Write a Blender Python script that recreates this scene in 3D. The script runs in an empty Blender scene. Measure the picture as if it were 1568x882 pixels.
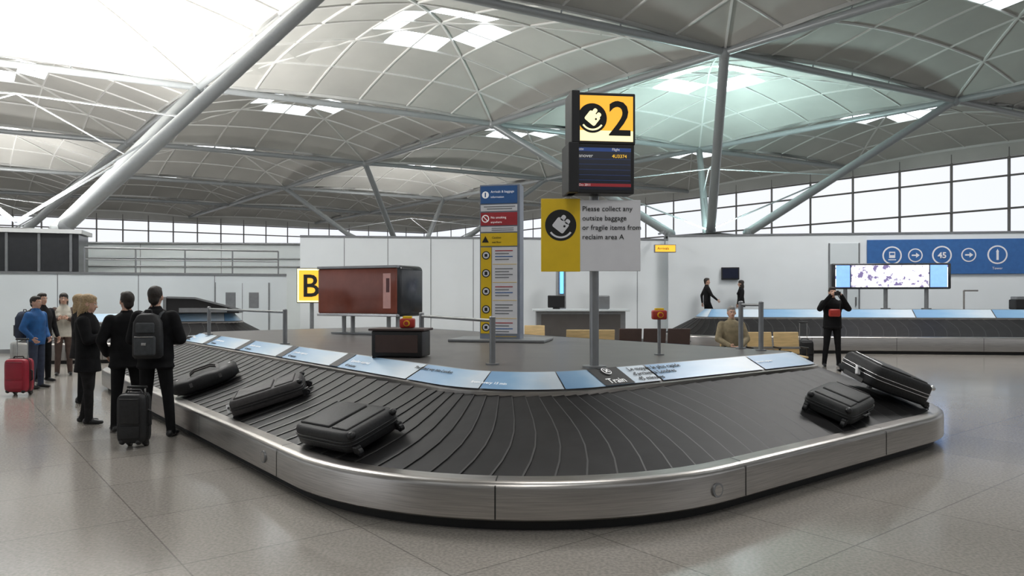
import bpy, bmesh, math, random
import numpy as np
from mathutils import Vector, Matrix
random.seed(4)
sc=bpy.context.scene
sc.view_settings.view_transform='Standard'
sc.view_settings.exposure=-0.14
V=Vector
# ---------------------------------------------------------------- materials
def mat(name,col,rough=.5,metal=0,es=0,ecol=None,var=.08,scale=8,bump=0,stretch=None,spec=None):
    m=bpy.data.materials.new(name); m.use_nodes=True
    nt=m.node_tree; b=nt.nodes['Principled BSDF']
    tc=nt.nodes.new('ShaderNodeTexCoord'); no=nt.nodes.new('ShaderNodeTexNoise')
    no.inputs['Scale'].default_value=scale; no.inputs['Detail'].default_value=4
    if stretch:
        mp=nt.nodes.new('ShaderNodeMapping'); mp.inputs['Scale'].default_value=stretch
        nt.links.new(tc.outputs['Object'],mp.inputs['Vector']); nt.links.new(mp.outputs['Vector'],no.inputs['Vector'])
    else: nt.links.new(tc.outputs['Object'],no.inputs['Vector'])
    r=nt.nodes.new('ShaderNodeValToRGB')
    c=V(col[:3]); lo=c*(1-var); hi=V([min(1,x) for x in c*(1+var)])
    r.color_ramp.elements[0].position=.3; r.color_ramp.elements[1].position=.7
    r.color_ramp.elements[0].color=(*lo,1); r.color_ramp.elements[1].color=(*hi,1)
    nt.links.new(no.outputs['Fac'],r.inputs['Fac']); nt.links.new(r.outputs['Color'],b.inputs['Base Color'])
    b.inputs['Roughness'].default_value=rough; b.inputs['Metallic'].default_value=metal
    if spec is not None: b.inputs['Specular IOR Level'].default_value=spec
    if es:
        b.inputs['Emission Color'].default_value=(*(ecol or col)[:3],1); b.inputs['Emission Strength'].default_value=es
    if bump:
        bp=nt.nodes.new('ShaderNodeBump'); bp.inputs['Strength'].default_value=bump; bp.inputs['Distance'].default_value=.01
        nt.links.new(no.outputs['Fac'],bp.inputs['Height']); nt.links.new(bp.outputs['Normal'],b.inputs['Normal'])
    return m
steel=mat('brushed_steel',(.42,.40,.38),.30,1,var=.16,scale=3,stretch=(1,1,40),bump=.05)
black=mat('black_plastic',(.012,.012,.013),.4)
kick=mat('kick_black',(.01,.01,.01),.6)
rubber=mat('belt_rubber',(.010,.0095,.010),.5,var=.35,scale=5,bump=.1,spec=.28)
rubedge=mat('belt_slat_edge',(.03,.029,.029),.5,var=.2)
greyp=mat('island_grey',(.120,.112,.107),.36,.2,var=.1,scale=2)
greymet=mat('grey_metal',(.27,.28,.29),.35,.6)
whitep=mat('white_paint',(.72,.74,.74),.5,var=.03)
wallw=mat('wall_white',(.76,.80,.82),.42,var=.04,scale=.6)
walllow=mat('wall_grey_white',(.62,.67,.69),.38,var=.05,scale=.6)
wallshade=mat('shade_wall_grey',(.42,.42,.41),.6,var=.08,scale=.4)  # grey of the added out-of-view walls that hold back light
seam=mat('seam_dark',(.16,.17,.18),.6)
roofm=mat('roof_shell',(.54,.535,.505),.8,var=.10,scale=.25)
ribm=mat('roof_rib',(.76,.76,.74),.5,var=.02)
tubem=mat('roof_tube',(.35,.37,.38),.32,.1,var=.03)
mull=mat('window_mullion',(.22,.21,.20),.5,var=.03)
skym=mat('rooflight_glazing',(.9,.95,1),.3,es=3.0,ecol=(.88,.95,1))
yellow=mat('sign_yellow',(.84,.56,.012),.45,var=.04)
yellowL=mat('sign_yellow_lit',(.9,.5,.04),.4,es=.82,ecol=(1,.50,.05),var=.02)
creamL=mat('sign_cream_lit',(1,.95,.6),.4,es=1.0,ecol=(1,.90,.5),var=.02)
white=mat('sign_white',(.80,.80,.83),.5,var=.02)
ink=mat('ink_black',(.01,.01,.01),.6)
inkw=mat('ink_white',(.9,.9,.9),.6,es=.25)
inky=mat('ink_amber',(1,.6,.05),.6,es=.8,ecol=(1,.55,.05))
scrn=mat('screen_dark',(.012,.016,.035),.15,var=.1)
scrblue=mat('screen_blue',(.02,.06,.25),.3,es=.15,ecol=(.1,.2,.6))
scrred=mat('screen_red',(.3,.02,.03),.3,es=.15,ecol=(.6,.05,.05))
blue=mat('sign_blue',(.035,.13,.36),.45)
red=mat('sign_red',(.42,.03,.04),.45)
dred=mat('lamp_red',(.40,.03,.02),.4)
wood=mat('beech_wood',(.62,.45,.22),.45,var=.15,scale=4,stretch=(1,8,8))
brown=mat('brown_board',(.06,.035,.03),.5)
darkglass=mat('dark_glass',(.03,.032,.035),.18)
bagblack=mat('bag_black',(.010,.010,.011),.6,var=.3,scale=40,bump=.2)
baggrey=mat('bag_grey',(.05,.046,.046),.6,var=.2,scale=30,bump=.2)
baggrey2=mat('bag_grey_dark',(.02,.021,.021),.6,var=.2,scale=30,bump=.2)
silver=mat('silver_trim',(.6,.6,.6),.25,1)
bagred=mat('bag_red',(.30,.012,.03),.45,var=.1)
skin=mat('skin',(.55,.33,.24),.5,var=.06,scale=20)
lip=mat('lip',(.35,.12,.1),.5); eyew=mat('eye_white',(.7,.7,.7),.3)
hair_d=mat('hair_dark',(.02,.014,.01),.6,var=.4,scale=50,bump=.4)
hair_b=mat('hair_blonde',(.34,.24,.13),.6,var=.35,scale=50,bump=.4)
hair_g=mat('hair_grey',(.25,.24,.23),.6,var=.3,scale=50,bump=.4)
cl_black=mat('cloth_black',(.007,.007,.008),.85,var=.3,scale=12,bump=.3,spec=.2)
cl_char=mat('cloth_charcoal',(.015,.014,.015),.85,var=.3,scale=12,bump=.3,spec=.2)
cl_blue=mat('cloth_blue',(.01,.09,.27),.7,var=.2,scale=12,bump=.3)
cl_tan=mat('cloth_tan',(.22,.18,.11),.85,var=.2,scale=12,bump=.3)
cl_white=mat('cloth_cream',(.5,.47,.4),.85,var=.1,scale=12,bump=.3)
cl_jean=mat('cloth_jeans',(.03,.04,.07),.85,var=.2,scale=12,bump=.3)
cl_brown=mat('cloth_brown',(.08,.05,.04),.85,var=.2,scale=12,bump=.3)
packm=mat('pack_grey',(.045,.05,.055),.7,var=.2,scale=20,bump=.2)
paper=mat('paper',(.8,.8,.8),.6)
glowblue=mat('blue_light',(.1,.4,1),.4,es=3,ecol=(.1,.4,1))
glass=mat('frosted_panel',(.66,.71,.72),.25,var=.04,scale=.5)

def floor_mat():
    m=bpy.data.materials.new('terrazzo_floor'); m.use_nodes=True; nt=m.node_tree; b=nt.nodes['Principled BSDF']
    tc=nt.nodes.new('ShaderNodeTexCoord'); mp=nt.nodes.new('ShaderNodeMapping'); mp.inputs['Rotation'].default_value=(0,0,math.radians(-38.3))
    nt.links.new(tc.outputs['Object'],mp.inputs['Vector'])
    br=nt.nodes.new('ShaderNodeTexBrick'); br.offset=0; br.inputs['Scale'].default_value=1.0
    br.inputs['Brick Width'].default_value=1.2; br.inputs['Row Height'].default_value=1.2; br.inputs['Mortar Size'].default_value=.006
    br.inputs['Color1'].default_value=(.350,.322,.288,1); br.inputs['Color2'].default_value=(.325,.30,.268,1); br.inputs['Mortar'].default_value=(.19,.175,.155,1)
    br.inputs['Mortar Smooth'].default_value=.3
    nt.links.new(mp.outputs['Vector'],br.inputs['Vector'])
    no=nt.nodes.new('ShaderNodeTexNoise'); no.inputs['Scale'].default_value=45; no.inputs['Detail'].default_value=6
    nt.links.new(tc.outputs['Object'],no.inputs['Vector'])
    r=nt.nodes.new('ShaderNodeValToRGB'); r.color_ramp.elements[0].position=.38; r.color_ramp.elements[1].position=.6
    r.color_ramp.elements[0].color=(.68,.68,.68,1); r.color_ramp.elements[1].color=(1.0,1.0,1.0,1)
    nt.links.new(no.outputs['Fac'],r.inputs['Fac'])
    mx=nt.nodes.new('ShaderNodeMix'); mx.data_type='RGBA'; mx.blend_type='MULTIPLY'; mx.inputs['Factor'].default_value=.8
    nt.links.new(br.outputs['Color'],mx.inputs['A']); nt.links.new(r.outputs['Color'],mx.inputs['B'])
    nt.links.new(mx.outputs['Result'],b.inputs['Base Color'])
    n2=nt.nodes.new('ShaderNodeTexNoise'); n2.inputs['Scale'].default_value=.8
    nt.links.new(tc.outputs['Object'],n2.inputs['Vector'])
    mr=nt.nodes.new('ShaderNodeMapRange'); mr.inputs['To Min'].default_value=.12; mr.inputs['To Max'].default_value=.19
    nt.links.new(n2.outputs['Fac'],mr.inputs['Value']); nt.links.new(mr.outputs['Result'],b.inputs['Roughness'])
    return m
def board_mat(name,stops,cloud=.25):
    m=bpy.data.materials.new(name); m.use_nodes=True; nt=m.node_tree; b=nt.nodes['Principled BSDF']
    uv=nt.nodes.new('ShaderNodeUVMap'); sp=nt.nodes.new('ShaderNodeSeparateXYZ'); nt.links.new(uv.outputs['UV'],sp.inputs['Vector'])
    no=nt.nodes.new('ShaderNodeTexNoise'); no.inputs['Scale'].default_value=3
    nt.links.new(uv.outputs['UV'],no.inputs['Vector'])
    ma=nt.nodes.new('ShaderNodeMath'); ma.operation='MULTIPLY_ADD'; ma.inputs[1].default_value=cloud; 
    nt.links.new(no.outputs['Fac'],ma.inputs[0]); nt.links.new(sp.outputs['X'],ma.inputs[2])
    r=nt.nodes.new('ShaderNodeValToRGB')
    els=r.color_ramp.elements
    els[0].position=stops[0][0]; els[0].color=(*stops[0][1],1); els[1].position=stops[-1][0]; els[1].color=(*stops[-1][1],1)
    for p,c in stops[1:-1]:
        e=els.new(p); e.color=(*c,1)
    nt.links.new(ma.outputs[0],r.inputs['Fac']); nt.links.new(r.outputs['Color'],b.inputs['Base Color']); b.inputs['Roughness'].default_value=.3
    return m
board=board_mat('advert_board',[(.0,(.17,.32,.53)),(.45,(.24,.42,.62)),(.8,(.43,.57,.70)),(1,(.58,.66,.73))])
def screen_mat():
    m=bpy.data.materials.new('video_wall'); m.use_nodes=True; nt=m.node_tree; b=nt.nodes['Principled BSDF']
    tc=nt.nodes.new('ShaderNodeTexCoord'); no=nt.nodes.new('ShaderNodeTexNoise'); no.inputs['Scale'].default_value=6; no.inputs['Detail'].default_value=3
    nt.links.new(tc.outputs['Object'],no.inputs['Vector'])
    r=nt.nodes.new('ShaderNodeValToRGB'); r.color_ramp.elements[0].position=.40; r.color_ramp.elements[1].position=.5
    r.color_ramp.elements[0].color=(.15,.12,.25,1); r.color_ramp.elements[1].color=(.95,.95,1,1)
    nt.links.new(no.outputs['Fac'],r.inputs['Fac']); nt.links.new(r.outputs['Color'],b.inputs['Base Color'])
    nt.links.new(r.outputs['Color'],b.inputs['Emission Color']); b.inputs['Emission Strength'].default_value=1.1
    return m
vwall=screen_mat()
skyblueL=mat('video_blue',(.3,.55,1),.3,es=.9,ecol=(.2,.4,1))
adred=mat('advert_red',(.15,.042,.027),.15,es=.07,ecol=(.5,.14,.09),var=.4,scale=1.5)
# ---------------------------------------------------------------- mesh builder
def _bm_read(bm):
    bm.verts.ensure_lookup_table()
    return [v.co.copy() for v in bm.verts],[[v.index for v in f.verts] for f in bm.faces]
class MB:
    def __init__(s): s.v=[];s.f=[];s.mi=[];s.sm=[];s.mats=[];s.uv=[]
    def _m(s,m):
        if m not in s.mats: s.mats.append(m)
        return s.mats.index(m)
    def add(s,vs,fs,m,smooth=False,uv=None):
        o=len(s.v); s.v+= [tuple(x) for x in vs]; k=s._m(m)
        for n,f in enumerate(fs):
            s.f.append([i+o for i in f]); s.mi.append(k); s.sm.append(smooth)
            s.uv.append(uv[n] if uv else [(0,0)]*len(f))
    def box(s,c,size,m,R=None,bev=0,seg=2):
        bm=bmesh.new(); bmesh.ops.create_cube(bm,size=1)
        for v in bm.verts: v.co=V((v.co.x*size[0],v.co.y*size[1],v.co.z*size[2]))
        if bev: bmesh.ops.bevel(bm,geom=bm.edges[:],offset=bev,segments=seg,affect='EDGES',profile=.5)
        bm.verts.index_update()
        vs,fs=_bm_read(bm); bm.free(); c=V(c)
        vs=[c+(R@v if R else v) for v in vs]
        s.add(vs,fs,m,bool(bev and seg>2))
    def cyl(s,p0,p1,r0,m,r1=None,n=14,cap=True):
        p0=V(p0);p1=V(p1); r1=r0 if r1 is None else r1
        d=(p1-p0).normalized(); a=d.orthogonal().normalized(); b=d.cross(a)
        vs=[];fs=[]
        for p,r in((p0,r0),(p1,r1)):
            for i in range(n):
                t=2*math.pi*i/n; vs.append(p+a*math.cos(t)*r+b*math.sin(t)*r)
        for i in range(n):
            j=(i+1)%n; fs.append([i,j,n+j,n+i])
        s.add(vs,fs,m,True)
        if cap: s.add(vs,[list(range(n))[::-1],list(range(n,2*n))],m,False)
    def tube(s,pts,r,m,n=8):
        for a,b in zip(pts[:-1],pts[1:]): s.cyl(a,b,r,m,n=n)
        for p in pts[1:-1]: s.sph(p,(r,r,r),m,seg=8)
    def sph(s,c,r,m,R=None,seg=16):
        bm=bmesh.new(); bmesh.ops.create_uvsphere(bm,u_segments=seg,v_segments=max(6,seg//2),radius=1)
        vs,fs=_bm_read(bm); bm.free(); c=V(c)
        out=[]
        for v in vs:
            w=V((v.x*r[0],v.y*r[1],v.z*r[2])); out.append(c+(R@w if R else w))
        s.add(out,fs,m,True)
    def poly(s,pts,m): s.add(pts,[list(range(len(pts)))],m)
    def disc(s,c,R,U,r,m,n=28): s.poly([V(c)+V(R)*math.cos(2*math.pi*i/n)*r+V(U)*math.sin(2*math.pi*i/n)*r for i in range(n)],m)
    def loft(s,rings,m,smooth=True,cap=True):
        n=len(rings[0]); vs=[p for r in rings for p in r]; fs=[]
        for k in range(len(rings)-1):
            for i in range(n):
                j=(i+1)%n; fs.append([k*n+i,k*n+j,(k+1)*n+j,(k+1)*n+i])
        if cap: fs+= [list(range(n))[::-1],list(range((len(rings)-1)*n,len(rings)*n))]
        s.add(vs,fs,m,smooth)
    def obj(s,name,parent=None,M=None,recalc=True):
        me=bpy.data.meshes.new(name); me.from_pydata([tuple(v) for v in s.v],[],s.f)
        for m in s.mats: me.materials.append(m)
        me.polygons.foreach_set('material_index',s.mi); me.polygons.foreach_set('use_smooth',s.sm)
        ul=me.uv_layers.new(name='UVMap'); k=0
        for u in s.uv:
            for x in u: ul.data[k].uv=x; k+=1
        if recalc:
            bm=bmesh.new(); bm.from_mesh(me); bmesh.ops.recalc_face_normals(bm,faces=bm.faces[:]); bm.to_mesh(me); bm.free()
        me.update()
        o=bpy.data.objects.new(name,me); sc.collection.objects.link(o)
        if M is not None: o.matrix_world=M
        if parent: o.parent=parent
        return o
def text(body,size,o,R,U,m,parent,align='LEFT',name='lettering',off=.004,bold=0):
    cu=bpy.data.curves.new(name,'FONT'); cu.body=body; cu.size=size; cu.align_x=align; cu.extrude=.001; cu.offset=bold
    cu.materials.append(m); cu.resolution_u=3
    ob=bpy.data.objects.new(name,cu); sc.collection.objects.link(ob)
    R=V(R).normalized();U=V(U).normalized();N=R.cross(U)
    p=V(o)+N*off
    ob.matrix_world=Matrix(((R.x,U.x,N.x,p.x),(R.y,U.y,N.y,p.y),(R.z,U.z,N.z,p.z),(0,0,0,1)))
    if parent:
        ob.parent=parent; ob.matrix_parent_inverse=parent.matrix_world.inverted()
    return ob
def frame(o,R,U):
    R=V(R).normalized();U=V(U).normalized();N=R.cross(U); return Matrix((R,U,N)).transposed()
Z=V((0,0,1))
# ---------------------------------------------------------------- room shell
fb=MB(); fb.add([(-110,-40,0),(110,-40,0),(110,190,0),(-110,190,0)],[[0,1,2,3]],floor_mat()); fb.obj('floor')
N0=V((9.9,34.05,0)); UU=V((-11.2,14.1,0)); VV=V((15.77,8.37,0)); H=13.05
def node(i,j,z=H): p=N0+UU*i+VV*j; return V((p.x,p.y,z))
ceiling=bpy.data.objects.new('ceiling',None); sc.collection.objects.link(ceiling)
ER=.38
def shp(s,t):
    m_=max(abs(s),abs(t))
    z=.12+ER*(1-s*s)+ER*(1-t*t)+1.6*((1-s*s)*(1-t*t)*.35+.65*(1-m_)*(1+.2*m_))
    p=UU*((s+1)/2)+VV*((t+1)/2); return V((p.x,p.y,z))
nd=12
sb=MB(); vs=[];
for a in range(nd+1):
    for b in range(nd+1): vs.append(shp(-1+2*a/nd,-1+2*b/nd))
f1=[];f2=[]
for a in range(nd):
    for b in range(nd):
        q=[a*(nd+1)+b,(a+1)*(nd+1)+b,(a+1)*(nd+1)+b+1,a*(nd+1)+b+1]
        da=abs(a-5.5);db=abs(b-5.5)
        (f2 if (da<2 and db<2 and not(da>1 and db>1) and not(da<1 and db<1)) else f1).append(q)
sb.add(vs,f1,roofm,False); sb.add(vs,f2,skym,False)
shell=sb.obj('shell_template',recalc=False)
rb=MB()
def ribline(pts,r,m,n=4):
    rings=[]
    for k,p in enumerate(pts):
        d=(pts[min(k+1,len(pts)-1)]-pts[max(k-1,0)]).normalized(); sd=d.cross(Z).normalized(); up=sd.cross(d)
        p=p-Z*r*.9
        rings.append([p+sd*r+up*r,p-sd*r+up*r,p-sd*r-up*r,p+sd*r-up*r])
    rb.loft(rings,m,False,False)
for k in range(0,nd+1,2):
    t=-1+2*k/nd; r=.09 if k in(0,nd) else .04
    ribline([shp(t,-1+2*b/nd) for b in range(nd+1)],r,ribm); ribline([shp(-1+2*b/nd,t) for b in range(nd+1)],r,ribm)
ribline([shp(-1+2*b/nd,-1+2*b/nd) for b in range(nd+1)],.05,ribm)
ribline([shp(-1+2*b/nd,1-2*b/nd) for b in range(nd+1)],.05,ribm)
c0=V((0,0,0))
rb.cyl(c0,UU,.18,tubem); rb.cyl(c0,VV,.18,tubem)
for W_ in (UU,VV):
    for k in range(1,6):
        t=k/6; p=W_*t; s=-1+2*t; rb.cyl(p,p+Z*(.1+ER*(1-s*s)),.035,tubem,n=6)
ribs=rb.obj('ribs_template')
first=True
for i in range(-3,5):
    for j in range(-4,2):
        for src,nm in((shell,'shell_vault'),(ribs,'shell_ribs')):
            o=src if first else bpy.data.objects.new(nm,src.data)
            if not first: sc.collection.objects.link(o)
            o.name=nm; o.location=node(i,j); o.parent=ceiling
        first=False
uh=UU.normalized(); vh=VV.normalized()
def tree(i,j,power,zt=5.0,col=(1,.98,.95)):
    c=(node(i,j,0)+node(i+1,j+1,0))/2; b=MB()
    tops={}
    for si in(0,1):
        for sj in(0,1):
            p=c+uh*(si-.5)*3+vh*(sj-.5)*3; q=p+Z*zt; tops[(si,sj)]=q
            b.cyl(p,q,.24,tubem); nd_=node(i+si,j+sj); b.cyl(q,nd_,.27,tubem,r1=.23); b.sph(q,(.3,.3,.3),tubem); b.sph(nd_,(.33,.33,.33),tubem)
            mid=q.lerp(nd_,.45)
            b.cyl(mid,c+Z*(zt+.2),.045,tubem,n=8); b.cyl(mid,c+Z*9.6,.035,tubem,n=8)
    for a,d in(((0,0),(0,1)),((0,1),(1,1)),((1,1),(1,0)),((1,0),(0,0))):
        b.cyl(tops[a]-Z*.9,tops[d]-Z*.9,.10,tubem)
    R=frame(c,uh,V((-uh.y,uh.x,0)) )
    b.box(c+Z*(zt-.35),(3.9,3.9,.35),black,R,.05); b.box(c+Z*(zt-.5)/2,(2.4,2.4,zt-.5),whitep,R,.05)
    b.obj('roof_support_tree')
    l=bpy.data.lights.new('uplight','AREA'); l.energy=power; l.size=2.2; l.color=col
    lo=bpy.data.objects.new('uplight',l); sc.collection.objects.link(lo); lo.location=c+Z*(zt+.2); lo.rotation_euler=(math.pi,0,0)
tree(0,0,1900,5.6,(.70,1,.97)); tree(0,-2,9500,4.4); tree(2,0,1200,5.0); tree(2,-2,2200,5.0)
def facade(name,A,B,n,zt):
    b=MB(); d=(B-A)/n
    for k in range(n+1):
        p=A+d*k; b.box(p+Z*zt/2,(.12,.2,zt),mull)
    for z in (.3,3.4,5.9,8.4,10.9,zt-.8):
        b.cyl(A+Z*z,B+Z*z,.08,mull,n=6)
    dd=d.normalized(); R3=Matrix((dd,-dd.cross(Z),Z)).transposed()
    b.box((A+B)/2+Z*(zt+.35),((B-A).length,.15,2.1),roofm,R3)
    return b.obj(name)
facade('window_1',node(-3,2,0),node(5,2,0),36,H); facade('window_2',node(5,-4,0),node(5,2,0),34,H)
def wall(name,A,B,h,m,th=.2,pan=1.5,top=True,sm=seam):
    A=V((*A,0));B=V((*B,0)); d=(B-A); L=d.length; d.normalize(); b=MB(); c=(A+B)/2
    Nn=d.cross(Z)
    R3=Matrix((d,-Nn,Z)).transposed()
    b.box(c+Z*h/2,(L,th,h),m,R3)
    n=int(L/pan)
    for k in range(1,n):
        p=A+d*(L*k/n)+Nn*(th/2+.003); b.box(p+Z*h/2,(.02,.008,h-.04),sm,R3)
    if top: b.box(c+Z*(h+.03),(L,th+.06,.06),greymet,R3)
    b.box(c+Z*.06+Nn*(th/2+.01),(L,.02,.12),greymet,R3)
    return b,A,d,Nn,R3,name
def fin(w): w[0].obj(w[5])
wl=wall('wall_left',(-24,18.6),(-7.4,24),2.35,walllow,pan=2)
_,A_,dw_,Nw_,R3_=wl[:5]; b=wl[0]; c=A_+dw_*9.1-Nw_*.8
b.box(c+Z*3.0,(4.6,1.2,1.15),darkglass,R3_)
for k in range(6): b.box(c+dw_*(-2.1+k*.84)+Nw_*.63+Z*3.0,(.07,.06,1.15),greymet,R3_)
b.box(c+Z*3.64,(4.8,1.4,.12),whitep,R3_); b.box(c+Z*1.2,(4.6,1.2,2.4),walllow,R3_)
cdoor=A_+dw_*16.1+Nw_*.11
b.box(cdoor+Z*1.05,(1.6,.02,2.1),walllow,R3_); b.box(cdoor+Z*1.05,(.015,.03,2.1),seam,R3_)
for sx in(-.81,.81): b.box(cdoor+dw_*sx+Z*1.06,(.04,.04,2.12),greymet,R3_)
for sx in(-.35,.35): b.box(cdoor+dw_*sx+Z*1.55+Nw_*.012,(.3,.01,.5),greymet,R3_)
for k in range(5):
    q=A_+dw_*(11.6+k*1.4); b.cyl(q+Z*2.38,q+Z*3.15,.025,greymet,n=8)
b.cyl(A_+dw_*11.6+Z*3.15,A_+dw_*17.2+Z*3.15,.03,greymet,n=8); b.cyl(A_+dw_*11.6+Z*2.8,A_+dw_*17.2+Z*2.8,.015,greymet,n=8)
fin(wl)
wbk=wall('wall_back',(-7.4,25.6),(6.1,27.2),3.75,wallw,pan=1.4); fin(wbk)
wr=wall('wall_right',(5.7,26.7),(24,24.1),3.85,wallw,pan=30)
def onwall(w,x,z,d=.11):
    A,dd,Nn=w[1],w[2],w[3]; t=(x-A.x)/dd.x; return A+dd*t+Nn*d+Z*z
R3w=wr[4];dw=wr[2];Nw=wr[3]
b=wr[0]; p=onwall(wr,11.7,1.5); b.box(p+Nw*.01+Z*.3,(.95,.03,3.5),walllow,R3w,.005); b.box(p+Nw*.04+R3w@V((.38,0,0)),(.04,.05,.3),steel,R3w)
for sx in(-.5,.5): b.box(p+Nw*.01+dw*sx+Z*.3,(.04,.05,3.5),greymet,R3w)
fin(wr)
wf=wall('wall_far',(-30,31),(-6,33),4.0,glass,pan=3.2)
for z in(3.0,3.35,4.0): wf[0].cyl(wf[1]+wf[3]*.15+Z*z,V((-6,33,z))+wf[3]*.15,.035,seam if z>3.5 else greymet,n=6)
fin(wf)
fin(wall('wall_side',(-24.4,18.2),(-26,2),2.35,walllow,pan=2))
fin(wall('shade_wall_rear',(42,-14),(-30,-14),6.5,wallshade,pan=4))  # unseen wall added behind the camera to darken reflections and ambient light
fin(wall('shade_wall_right',(27,23),(42,-13.5),4.5,wallshade,pan=4))  # unseen wall added at the right to dim the steel's reflections
# ---------------------------------------------------------------- carousel
class Path:
    def __init__(s,C,u,v,W,L,r):
        s.C=V((*C,0));s.u=V((*u,0)).normalized();s.v=V((*v,0)).normalized()
        r0,r1,r2,r3=r; s.p=[]
        def line(a,b,n): s.p.append(('L',V(a),V(b),V(n),(V(b)-V(a)).length))
        def arc(c,r,a0): s.p.append(('A',V(c),r,a0,r*math.pi/2))
        line((r0,0),(W-r1,0),(0,1)); arc((W-r1,r1),r1,-math.pi/2)
        line((W,r1),(W,L-r2),(-1,0)); arc((W-r2,L-r2),r2,0)
        line((W-r2,L),(r3,L),(0,-1)); arc((r3,L-r3),r3,math.pi/2)
        line((0,L-r3),(0,r0),(1,0)); arc((r0,r0),r0,math.pi)
        s.T=sum(q[4] for q in s.p)
        s.samples=[];acc=0
        for q in s.p:
            n=max(1,int(q[4]/1.0)) if q[0]=='L' else 18
            s.samples+=[acc+q[4]*k/n for k in range(n)]; acc+=q[4]
    def at(s,t,off,z=0):
        t%=s.T
        for q in s.p:
            if t<=q[4]+1e-9:
                if q[0]=='L': w=q[1]+(q[2]-q[1])*(t/q[4])+q[3]*off
                else:
                    a=q[3]+t/q[2]; w=q[1]+V((math.cos(a),math.sin(a)))*(q[2]-off)
                break
            t-=q[4]
        r=s.C+s.v*w.x+s.u*w.y; return V((r.x,r.y,z))
def carousel(name,C,u,v,W,L,rad,bw=1.35,zr=.36,zi=.78,zt=.95,bd=.3,slat=.25,boardlen=1.75):
    P=Path(C,u,v,W,L,rad); b=MB()
    def sweep(prof,m,samples=None,close=True,smooth=True):
        S=samples or P.samples; rings=[[P.at(t,o,z) for o,z in prof] for t in S]; n=len(prof); vs=[p for r in rings for p in r]; fs=[]
        K=len(S)
        for k in range(K if close else K-1):
            k2=(k+1)%K
            for i in range(n-1): fs.append([k*n+i,k*n+i+1,k2*n+i+1,k2*n+i])
        b.add(vs,fs,m,smooth)
    sweep([(.10,0),(.10,.13)],kick)
    sweep([(.10,.085),(.02,.085)],steel,smooth=False); sweep([(.02,.085),(0,.10)],steel,smooth=False)
    sweep([(0,.10),(0,zr-.05),(.008,zr-.022),(.03,zr-.006),(.06,zr)],steel)
    sweep([(.06,zr),(.15,zr+.01)],steel,smooth=False); sweep([(.15,zr+.01),(.155,zr-.03),(.3,zr-.03)],black,smooth=False)
    zb=lambda o: zr-.01+(zi-zr+.01)*(o-.15)/(bw-.15)
    n=round(P.T/slat); d=P.T/n; offs=[.155+(bw-.155)*k/6 for k in range(7)]; e=.018; no=len(offs)
    for k in range(n):
        vs=[];
        for t,dz in((k*d,-.002),((k+1)*d-e,.009),((k+1)*d-e*.9,.009),((k+1)*d,.007),((k+1)*d+.001,-.004)):
            for o in offs: vs.append(P.at(t+.14*math.sin((o-.15)/(bw-.15)*math.pi),o,zb(o)+dz))
        f0=[[i,i+1,no+i+1,no+i] for i in range(no-1)]
        f1=[[r*no+i,r*no+i+1,(r+1)*no+i+1,(r+1)*no+i] for r in(2,) for i in range(no-1)]
        f2=[[r*no+i,r*no+i+1,(r+1)*no+i+1,(r+1)*no+i] for r in(1,3) for i in range(no-1)]
        b.add(vs,f0+f2,rubber,False); b.add(vs,f1,rubedge,False)
    sweep([(bw-.01,zi-.06),(bw-.01,zi+.03),(bw+.02,zi+.035)],steel,smooth=False)
    sweep([(bw+.02,zi+.03),(bw+bd,zt)],greyp,smooth=False)
    sweep([(bw+bd,zt),(bw+bd+.03,zt+.012)],greymet,smooth=False)
    vs=[P.at(t,bw+bd+.03,zt+.012) for t in P.samples]; b.add(vs,[list(range(len(vs)))],greyp)
    for t in [-1.95-2.35*k for k in range(0,9)]+[.15+2.35*k for k in range(0,6)]:
        pr=[(-.002,.1),(-.002,zr-.03),(.058,zr+.003),(.15,zr+.013)]
        vs=[P.at(t,o,z) for o,z in pr]+[P.at(t+.010,o,z) for o,z in pr]; b.add(vs,[[i,i+1,5+i,4+i] for i in range(3)],kick)
    t=-.95
    nb=int(P.T/boardlen); bl=P.T/nb
    for k in range(nb):
        s0=t+k*bl+.015; s1=t+(k+1)*bl-.015; m_=10; vs=[];fs=[];uv=[]
        for q in range(m_+1):
            s_=s0+(s1-s0)*q/m_
            for o,z in((bw+.035,zi+.052),(bw+bd-.01,zt+.012)): vs.append(P.at(s_,o,z))
        for q in range(m_):
            fs.append([2*q,2*q+1,2*q+3,2*q+2]); uv.append([(q/m_,0),(q/m_,1),((q+1)/m_,1),((q+1)/m_,0)])
        b.add(vs,fs,board,True,uv)
    return b,P,zb,t,bl
Cm=(-.257,4.068); um=(-.62,.785); vm=(.785,.62); Wm=7.9; Lm=13.5
cb,P,zb,bt0,bl=carousel('c',Cm,um,vm,Wm,Lm,(2.5,1.9,2.4,2.4))
for tt,zz in((-.2+.0,.2),(4.9,.22),(-4.6,.22),(-9,.22)):
    p=P.at(tt,0,zz); tn=(P.at(tt+.02,0,zz)-P.at(tt-.02,0,zz)).normalized(); nn=tn.cross(Z)
    cb.cyl(p-nn*.01,p+nn*.012,.055,greymet,n=20); cb.cyl(p+nn*.0,p+nn*.014,.04,steel,n=20)
carob=cb.obj('baggage_carousel',recalc=True)
def btext(body,size,t,o,m,frac=.0,bold=0):
    zz=lambda oo:.832+(.962-.832)*(oo-1.385)/(1.64-1.385)
    p=P.at(t,o,zz(o)); R=(P.at(t+.15,o,zz(o))-p).normalized(); U=(P.at(t,o+.05,zz(o+.05))-p).normalized()
    text(body,size,p,R,U,m,carob,off=.008,bold=bold)
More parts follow.
